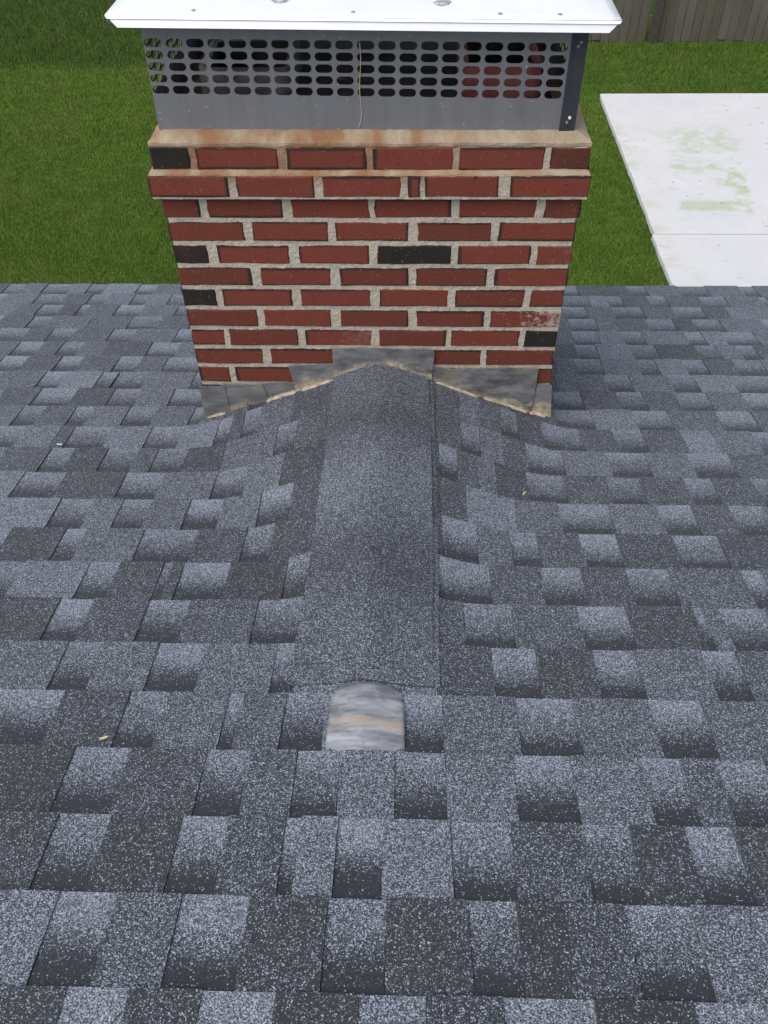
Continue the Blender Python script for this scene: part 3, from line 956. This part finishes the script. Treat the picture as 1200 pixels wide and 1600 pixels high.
def ring_wash(name, prof, x0, x1, y0, y1, mat, jit=0.0012):
    """sloped mortar ring; prof = list of (inset from the given rectangle, z)"""
    step = 0.016
    v, f = [], []
    cnt = None
    for (ins, z) in prof:
        a0, a1, b0, b1 = x0 + ins, x1 - ins, y0 + ins, y1 - ins
        nxx, nyy = int((x1 - x0) / step), int((y1 - y0) / step)
        ring = [(a0 + (a1 - a0) * i / nxx, b0) for i in range(nxx)] + [(a1, b0 + (b1 - b0) * i / nyy) for i in range(nyy)] \
            + [(a1 - (a1 - a0) * i / nxx, b1) for i in range(nxx)] + [(a0, b1 - (b1 - b0) * i / nyy) for i in range(nyy)]
        cnt = len(ring)
        for (x, y) in ring:
            q = Vector((x * 55, y * 55, z * 55))
            w = noise.noise_vector(q) * jit * 1.6 + noise.noise_vector(q * 0.22) * jit * 1.2
            v.append((x + w.x, y + w.y, z + w.z))
    for r in range(len(prof) - 1):
        for i in range(cnt):
            i2 = (i + 1) % cnt
            f.append((r * cnt + i, r * cnt + i2, (r + 1) * cnt + i2, (r + 1) * cnt + i))
    return mesh_from(name, v, f, mat)


zb = 9 * HB + BH
under(new_obj('mortar_ledge', ring_wash('mortar_ledge', [(0.004, zb - .002), (0.0015, zb + .001), (0.005, zb + .006), (0.010, zb + .010), (0.016, zb + .0125)],
      -0.553, 0.543, -0.021, CY1 + .021, M_CR)), chimney)
za = 10 * HB + BH
under(new_obj('crown', ring_wash('crown', [(0.003, za - .001), (0.0005, za + .004), (0.001, za + .011), (0.006, za + .0155), (0.018, za + .021), (0.034, za + .027), (0.06, za + .031), (0.12, za + .033), (0.30, za + .034)],
      -0.539, 0.534, -0.010, CY1 + .010, M_CR, 0.0016)), chimney)
under(new_obj('crown_floor', box_mesh('crown_floor', -0.47, 0.46, 0.06, CY1 - .06, za - 0.02, za + 0.0355, M_SOOT, 0.003)), chimney)


def flue(name, x0, x1, y0, y1, z0, z1, th, mat):
    bm = bmesh.new()
    r = 0.03

    def loop(i):
        pts = []
        for cx_, cy_, a0 in ((x1 - r, y1 - r, 0), (x0 + r, y1 - r, 90), (x0 + r, y0 + r, 180), (x1 - r, y0 + r, 270)):
            for q in range(4):
                a = math.radians(a0 + q * 30); rr = max(.004, r - i)
                pts.append((cx_ + rr * math.cos(a), cy_ + rr * math.sin(a)))
        return pts
    lo = loop(0); li = loop(th)
    rings = [[bm.verts.new((x, y, z)) for x, y in L] for L, z in ((lo, z0), (lo, z1 - .004), ([(x * .5 + X * .5, y * .5 + Y * .5) for (x, y), (X, Y) in zip(lo, li)], z1), (li, z1 - .004), (li, z0))]
    n = len(lo)
    for a, b in zip(rings[:-1], rings[1:]):
        for i in range(n): bm.faces.new((a[i], a[(i + 1) % n], b[(i + 1) % n], b[i]))
    me = bpy.data.meshes.new(name); bm.to_mesh(me); bm.free(); me.materials.append(mat); me.materials.append(M_SOOT)
    for q in me.polygons:
        if q.index >= 3 * n: q.material_index = 1          # sooted inside
    return under(new_obj(name, me), chimney)


tag(flue('flue_tile', 0.222, 0.425, 0.19, 0.45, za + .02, 0.830, 0.022, M_CLAY), 'red clay flue tile inside the cap')
tag(flue('flue_tile', -0.44, -0.20, 0.20, 0.44, za + .02, 0.822, 0.022, M_LINER), 'grey flue tile inside the cap')


# stepped flashing plates along the saddle
def plate(poly, y, th, attr_low, name='flashing_plate', axis='front', xside=0):
    """thin sheet; poly = outline in (u, z), subdivided and slightly dented"""
    top0, top1, bot1, bot0 = [Vector(p) for p in poly]
    nu, nv = 10, 8
    v, f, tn = [], [], []
    for j in range(nv + 1):
        t = j / nv
        for i in range(nu + 1):
            u = i / nu
            p = (top0.lerp(top1, u)).lerp(bot0.lerp(bot1, u), t)
            dz = noise.noise(Vector((p.x * 23, p.y * 23, y * 300))) * 0.0022
            jt = 0.0022 * noise.noise(Vector((p.x * 60, p.y * 60, 5.0)))
            px_, pz_ = p.x + (jt if i in (0, nu) else 0), p.y + (jt if j in (0, nv) else 0)
            flare = -0.006 * max(0, t - 0.7) / 0.3
            if axis == 'front': v.append((px_, y + dz + flare, pz_))
            else: v.append((xside + (1 if xside > 0 else -1) * (-y + abs(dz) - flare), px_, pz_))
            tn.append((t * attr_low, 0, 0, 1))
    m_ = nu + 1
    for j in range(nv):
        for i in range(nu): f.append((j * m_ + i, (j + 1) * m_ + i, (j + 1) * m_ + i + 1, j * m_ + i + 1))
    me = mesh_from(name, v, f, M_FL, False)
    set_tone(me, tn, 'low')
    o = under(new_obj(name, me), chimney)
    md = o.modifiers.new('thickness', 'SOLIDIFY'); md.thickness = th; md.offset = 0
    return o


PL = [
 ([(-0.345,-0.002),(-0.242,0.003),(-0.234,-0.045),(-0.327,-0.095)], 1.0),
 ([(-0.470,-0.008),(-0.342,-0.003),(-0.320,-0.092),(-0.456,-0.138)], 0.85),
 ([(-0.534,-0.011),(-0.458,-0.010),(-0.451,-0.140),(-0.538,-0.180)], 0.75),
 ([(-0.258,0.065),(-0.122,0.074),(-0.118,-0.006),(-0.237,-0.052)], 1.0),
 ([(-0.124,0.128),(0.036,0.130),(0.036,0.060),(-0.121,-0.006)], 0.9),
 ([(0.033,0.130),(0.175,0.128),(0.168,-0.006),(0.032,0.060)], 0.95),
 ([(0.171,0.062),(0.223,0.058),(0.217,-0.026),(0.165,-0.004)], 0.9),
 ([(0.219,0.057),(0.317,0.059),(0.319,-0.074),(0.214,-0.028)], 0.9),
 ([(0.314,0.063),(0.484,0.065),(0.477,-0.145),(0.316,-0.076)], 0.85),
 ([(0.487,0.005),(0.531,0.000),(0.548,-0.176),(0.471,-0.143)], 1.25),
]
for i, (poly, low) in enumerate(PL):
    plate(poly, -0.0050 - 0.0030 * (i % 3) - (0.003 if i in (3, 9) else 0), 0.0022, low)
for sgn, xe in ((-1, -0.531), (1, 0.527)):
    for i in range(4):
        y0 = -0.008 + i * 0.155
        zr0, zr1 = RZ - y0 * math.tan(RP), RZ - (y0 + 0.17) * math.tan(RP)
        ztop = zr1 + 0.125
        plate([(y0, ztop), (y0 + 0.17, ztop), (y0 + 0.17, zr1 - 0.01), (y0, zr0 - 0.01)], -0.0065 - 0.0011 * (i % 2), 0.0022, 0.6, axis='side', xside=xe)


# tan sealant run along the foot of the flashing
def sealant(xa, xb, seed):
    v, f = [], []
    n = max(3, int((xb - xa) / 0.006))
    for i in range(n + 1):
        x = xa + (xb - xa) * i / n
        w = 0.5 + 0.5 * noise.noise(Vector((x * 45, seed, 0))); w2 = 0.5 + 0.5 * noise.noise(Vector((x * 110, seed, 4)))
        edge = min(1, i / 2, (n - i) / 2)
        hgt = (0.003 + 0.012 * w * w2) * edge
        bas = rpt(x, -0.012, 0.010)
        for (dy, dz) in ((0.004, hgt), (-0.0025 - .002 * w, hgt * .7), (-0.006 - .004 * w2, hgt * .25), (-0.009 - 0.003 * w * w2, -0.008)):
            v.append((x, -0.011 + dy, bas[2] + dz))
    for i in range(n):
        for j in range(3): f.append((i * 4 + j, i * 4 + j + 1, i * 4 + 5 + j, i * 4 + 4 + j))
    return under(new_obj('sealant', mesh_from('sealant', v, f, M_SEAL, True)), chimney)


for a, b in ((-0.528, -0.47), (-0.335, -0.24), (-0.225, -0.12), (-0.115, 0.01), (0.05, 0.165), (0.18, 0.31), (0.325, 0.465), (0.475, 0.525)):
    sealant(a, b, a * 10)

# ------------------------------------------------------------------ chimney cap
cap = new_obj('cowl', None, None, (-0.012, 0.03, 0.741), (0, math.radians(0.72), math.radians(-0.35)))
tag(cap, 'grey perforated metal cowl with white lid on top of the brick chimney', 'chimney cowl')
CW, CD, CH = 0.502, 0.545, 0.222


def slot_panel(name, w0, w1, z0, z1, xs, zs, a, r, mat):
    """sheet with round-ended slots; local x / z"""
    dx, dz = xs[1] - xs[0], zs[1] - zs[0]
    v, f = [], []

    def quad(x0, x1, q0, q1):
        b = len(v)
        v.extend([(x0, 0, q0), (x1, 0, q0), (x1, 0, q1), (x0, 0, q1)])
        f.append((b, b + 1, b + 2, b + 3))
    gx0, gx1 = xs[0] - dx / 2, xs[-1] + dx / 2
    gz0, gz1 = zs[0] - dz / 2, zs[-1] + dz / 2
    gx0 = max(gx0, w0); gx1 = min(gx1, w1)
    if gx0 > w0: quad(w0, gx0, gz0, gz1)
    if gx1 < w1: quad(gx1, w1, gz0, gz1)
    quad(w0, w1, z0, gz0); quad(w0, w1, gz1, z1)
    NA = 5
    for cx_ in xs:
        c0, c1 = max(cx_ - dx / 2, gx0), min(cx_ + dx / 2, gx1)
        for cz in zs:
            q0, q1 = cz - dz / 2, cz + dz / 2
            hole, outer = [], []
            for side, sgn in ((0, 1), (1, -1)):
                for i in range(NA):
                    t = math.radians(-90 + 180 * i / (NA - 1) + 180 * side)
                    hole.append((cx_ + sgn * (a - r) + r * math.cos(t), cz + r * math.sin(t)))
                xe = c1 if sgn > 0 else c0
                xi = cx_ + sgn * (a - r)
                if sgn > 0: outer += [(xi, q0), (xe, q0), (xe, cz), (xe, q1), (xi, q1)]
                else: outer += [(xi, q1), (xe, q1), (xe, cz), (xe, q0), (xi, q0)]
            b = len(v); n = len(hole)
            v.extend([(x, 0, z) for x, z in outer]); v.extend([(x, 0, z) for x, z in hole])
            for i in range(n):
                j = (i + 1) % n
                f.append((b + i, b + j, b + n + j, b + n + i))
    return mesh_from(name, v, f, mat)


xs_f = [-0.481 + 0.0486 * i for i in range(20)]
zs_f = [0.0855 + 0.0255 * i for i in range(5)]
front_me = slot_panel('mesh_panel', -CW, CW, -0.02, CH, xs_f, zs_f, 0.0205, 0.0093, M_PAN)
xs_s = [0.03 + 0.0486 * i for i in range(11)]
side_me = slot_panel('mesh_panel', 0, CD, -0.02, CH, xs_s, zs_f, 0.0205, 0.0093, M_PAN)
for me, loc, rz in ((front_me, (0, 0, 0), 0), (front_me, (0, CD, 0), 0), (side_me, (-CW, 0.0, 0), math.pi / 2), (side_me, (CW, 0.0, 0), math.pi / 2)):
    o = new_obj('mesh_panel', me, cap, loc, (0, 0, rz))
    md = o.modifiers.new('thickness', 'SOLIDIFY'); md.thickness = 0.0014; md.offset = 0
new_obj('corner_strip', box_mesh('corner_strip', 0.468, 0.5045, -0.0045, -0.0012, -0.022, CH, M_STRIP, 0.0006), cap)
new_obj('corner_strip', box_mesh('corner_strip', 0.5012, 0.5045, -0.001, 0.03, -0.022, CH, M_STRIP, 0.0006), cap)
for q in (0.192, 0.200, 0.024, 0.035):
    bm = bmesh.new(); bmesh.ops.create_cone(bm, cap_ends=True, segments=6, radius1=.0042, radius2=.003, depth=.003)
    me = bpy.data.meshes.new('screw'); bm.to_mesh(me); bm.free(); me.materials.append(M_WHITE if q == 0.035 else M_SCREW)
    new_obj('screw', me, cap, (0.486 + (0.003 if q in (.2, .035) else -.002), -0.006, q), (math.pi / 2, 0, 0))

# lid: shallow hip with a turned-down hem on each side, mitred at the corners
LX, LY0, LY1, LZ = 0.561, -0.052, 0.60, 0.2585
lid_v = [(-LX, LY0, LZ), (LX, LY0, LZ), (LX, LY1, LZ), (-LX, LY1, LZ)]
ry = (LY0 + LY1) / 2
bmv, bmf = [], []
nxl, nyl = 44, 26
for j in range(nyl + 1):
    for i in range(nxl + 1):
        x = -LX + 2 * LX * i / nxl; y = LY0 + (LY1 - LY0) * j / nyl
        ed = min(x + LX, LX - x, y - LY0, LY1 - y)
        z = LZ + min(ed, 0.30) * 0.15
        if 0 < i < nxl and 0 < j < nyl: z += 0.0022 * noise.noise(Vector((x * 7, y * 7, 2.2)))
        for dx_, dy_, dr, dd in ((-0.184, 0.025, 0.045, -.003), (0.176, 0.022, 0.042, -.003)):
            rr_ = math.hypot(x - dx_, y - dy_)
            if rr_ < dr: z += dd * (1 - rr_ / dr)
        bmv.append((x, y, z))
m_ = nxl + 1
for j in range(nyl):
    for i in range(nxl): bmf.append((j * m_ + i, j * m_ + i + 1, (j + 1) * m_ + i + 1, (j + 1) * m_ + i))
lid = new_obj('lid', mesh_from('lid', bmv, bmf, M_LID, True), cap)
md = lid.modifiers.new('thickness', 'SOLIDIFY'); md.thickness = 0.0015; md.offset = -1
IN = 0.024
for (a, b, ax, ay, bx_, by) in (((-LX, LY0), (LX, LY0), 1, 0, 0, -1), ((LX, LY0), (LX, LY1), 0, 1, 1, 0), ((LX, LY1), (-LX, LY1), -1, 0, 0, 1), ((-LX, LY1), (-LX, LY0), 0, -1, -1, 0)):
    rows = [(0.0, 0.0005, LZ - 0.0015), (0.004, 0.0035, LZ - 0.006), (0.009, 0.0005, LZ - 0.0095), (IN, 0.0050, LZ - 0.0235), (IN + .001, 0.0005, LZ - 0.0245), (IN, -0.004, LZ - 0.022)]
    v, f = [], []
    for (ins, outw, z) in rows:
        v.append((a[0] + ax * ins + bx_ * outw, a[1] + ay * ins + by * outw, z))
        v.append((b[0] - ax * ins + bx_ * outw, b[1] - ay * ins + by * outw, z))
    for r in range(len(rows) - 1): f.append((2 * r, 2 * r + 1, 2 * r + 3, 2 * r + 2))
    new_obj('hem', mesh_from('hem', v, f, M_LID), lid)


def blob(rx, ry_, rz_, mat, name):
    bm = bmesh.new(); bmesh.ops.create_icosphere(bm, subdivisions=3, radius=1.0)
    for q in bm.verts:
        n = 1 + 0.35 * noise.noise(q.co * 2.3)
        q.co = Vector((q.co.x * rx * n, q.co.y * ry_ * n, q.co.z * rz_))
    me = bpy.data.meshes.new(name); bm.to_mesh(me); bm.free(); me.materials.append(mat)
    for p in me.polygons: p.use_smooth = True
    return me


for x, y in ((-0.184, 0.025), (0.176, 0.022)):
    new_obj('sealant_spot', blob(0.020, 0.013, 0.003, M_SPOT, 'sealant_spot'), lid, (x, y, LZ + (y - LY0) * 0.15 - .0015), (0.14, 0, 0.2))
for x in (-0.37, -0.02, 0.30, 0.43):
    new_obj('screw', blob(0.0045, 0.0045, 0.0025, M_SCREW, 'screw'), lid, (x, LY0 + 0.022, LZ + 0.0042))

# ------------------------------------------------------------------ loose bits
def tube(pts, r, mat, name):
    bm = bmesh.new(); rings = []
    for i, p in enumerate(pts):
        p = Vector(p)
        d = (Vector(pts[min(i + 1, len(pts) - 1)]) - Vector(pts[max(i - 1, 0)])).normalized()
        a = d.orthogonal().normalized(); b = d.cross(a)
        rings.append([bm.verts.new(p + (a * math.cos(q * math.pi / 3) + b * math.sin(q * math.pi / 3)) * r) for q in range(6)])
    for A, B in zip(rings[:-1], rings[1:]):
        for i in range(6): bm.faces.new((A[i], A[(i + 1) % 6], B[(i + 1) % 6], B[i]))
    bm.faces.new(rings[0][::-1]); bm.faces.new(rings[-1])
    me = bpy.data.meshes.new(name); bm.to_mesh(me); bm.free(); me.materials.append(mat)
    return me


spts = []
for i in range(15):
    t = i / 14
    spts.append((-0.018 - 0.002 * t + 0.002 * math.sin(t * 9) - 0.006 * max(0, t - .85) / .15, 0.0265 - .001 * math.sin(t * 5), 0.935 - 0.188 * t))
s_o = new_obj('string', tube(spts, 0.0009, M_STR, 'string'))
tag(s_o, 'thin tan string hanging down the front of the metal chimney cowl', 'string')


def leaf(name, x, s, L, W, rot, mat, label):
    v, f = [], []
    n = 6
    for i in range(n + 1):
        t = i / n
        w = W * math.sin(math.pi * (0.06 + 0.9 * t)) / 2
        for q in (-1, 0, 1):
            v.append((L * (t - .5), q * w, 0.004 * t * t + 0.0025 * abs(q)))
    for i in range(n):
        for q in (0, 1): f.append((i * 3 + q, i * 3 + 3 + q, i * 3 + 4 + q, i * 3 + 1 + q))
    me = mesh_from(name, v, f, mat, True)
    p = rpt(x, s, 0.0165)
    o = new_obj(name, me, None, p)
    o.rotation_euler = (-RP, 0, rot)
    md = o.modifiers.new('thickness', 'SOLIDIFY'); md.thickness = 0.0006
    tag(o, label, 'leaf')


leaf('dry_leaf', -0.449, -1.342, 0.017, 0.006, 0.15, M_LEAF, 'pale tan dry leaf on the shingles at the lower left')
leaf('dry_leaf', 0.413, -0.466, 0.012, 0.005, 0.9, M_LEAF2, 'small yellow leaf lying right of the ridge cap')
leaf('dry_leaf', -0.938, -0.196, 0.020, 0.005, -0.4, M_WHITE, 'tiny whitish scrap on the shingles left of the chimney')
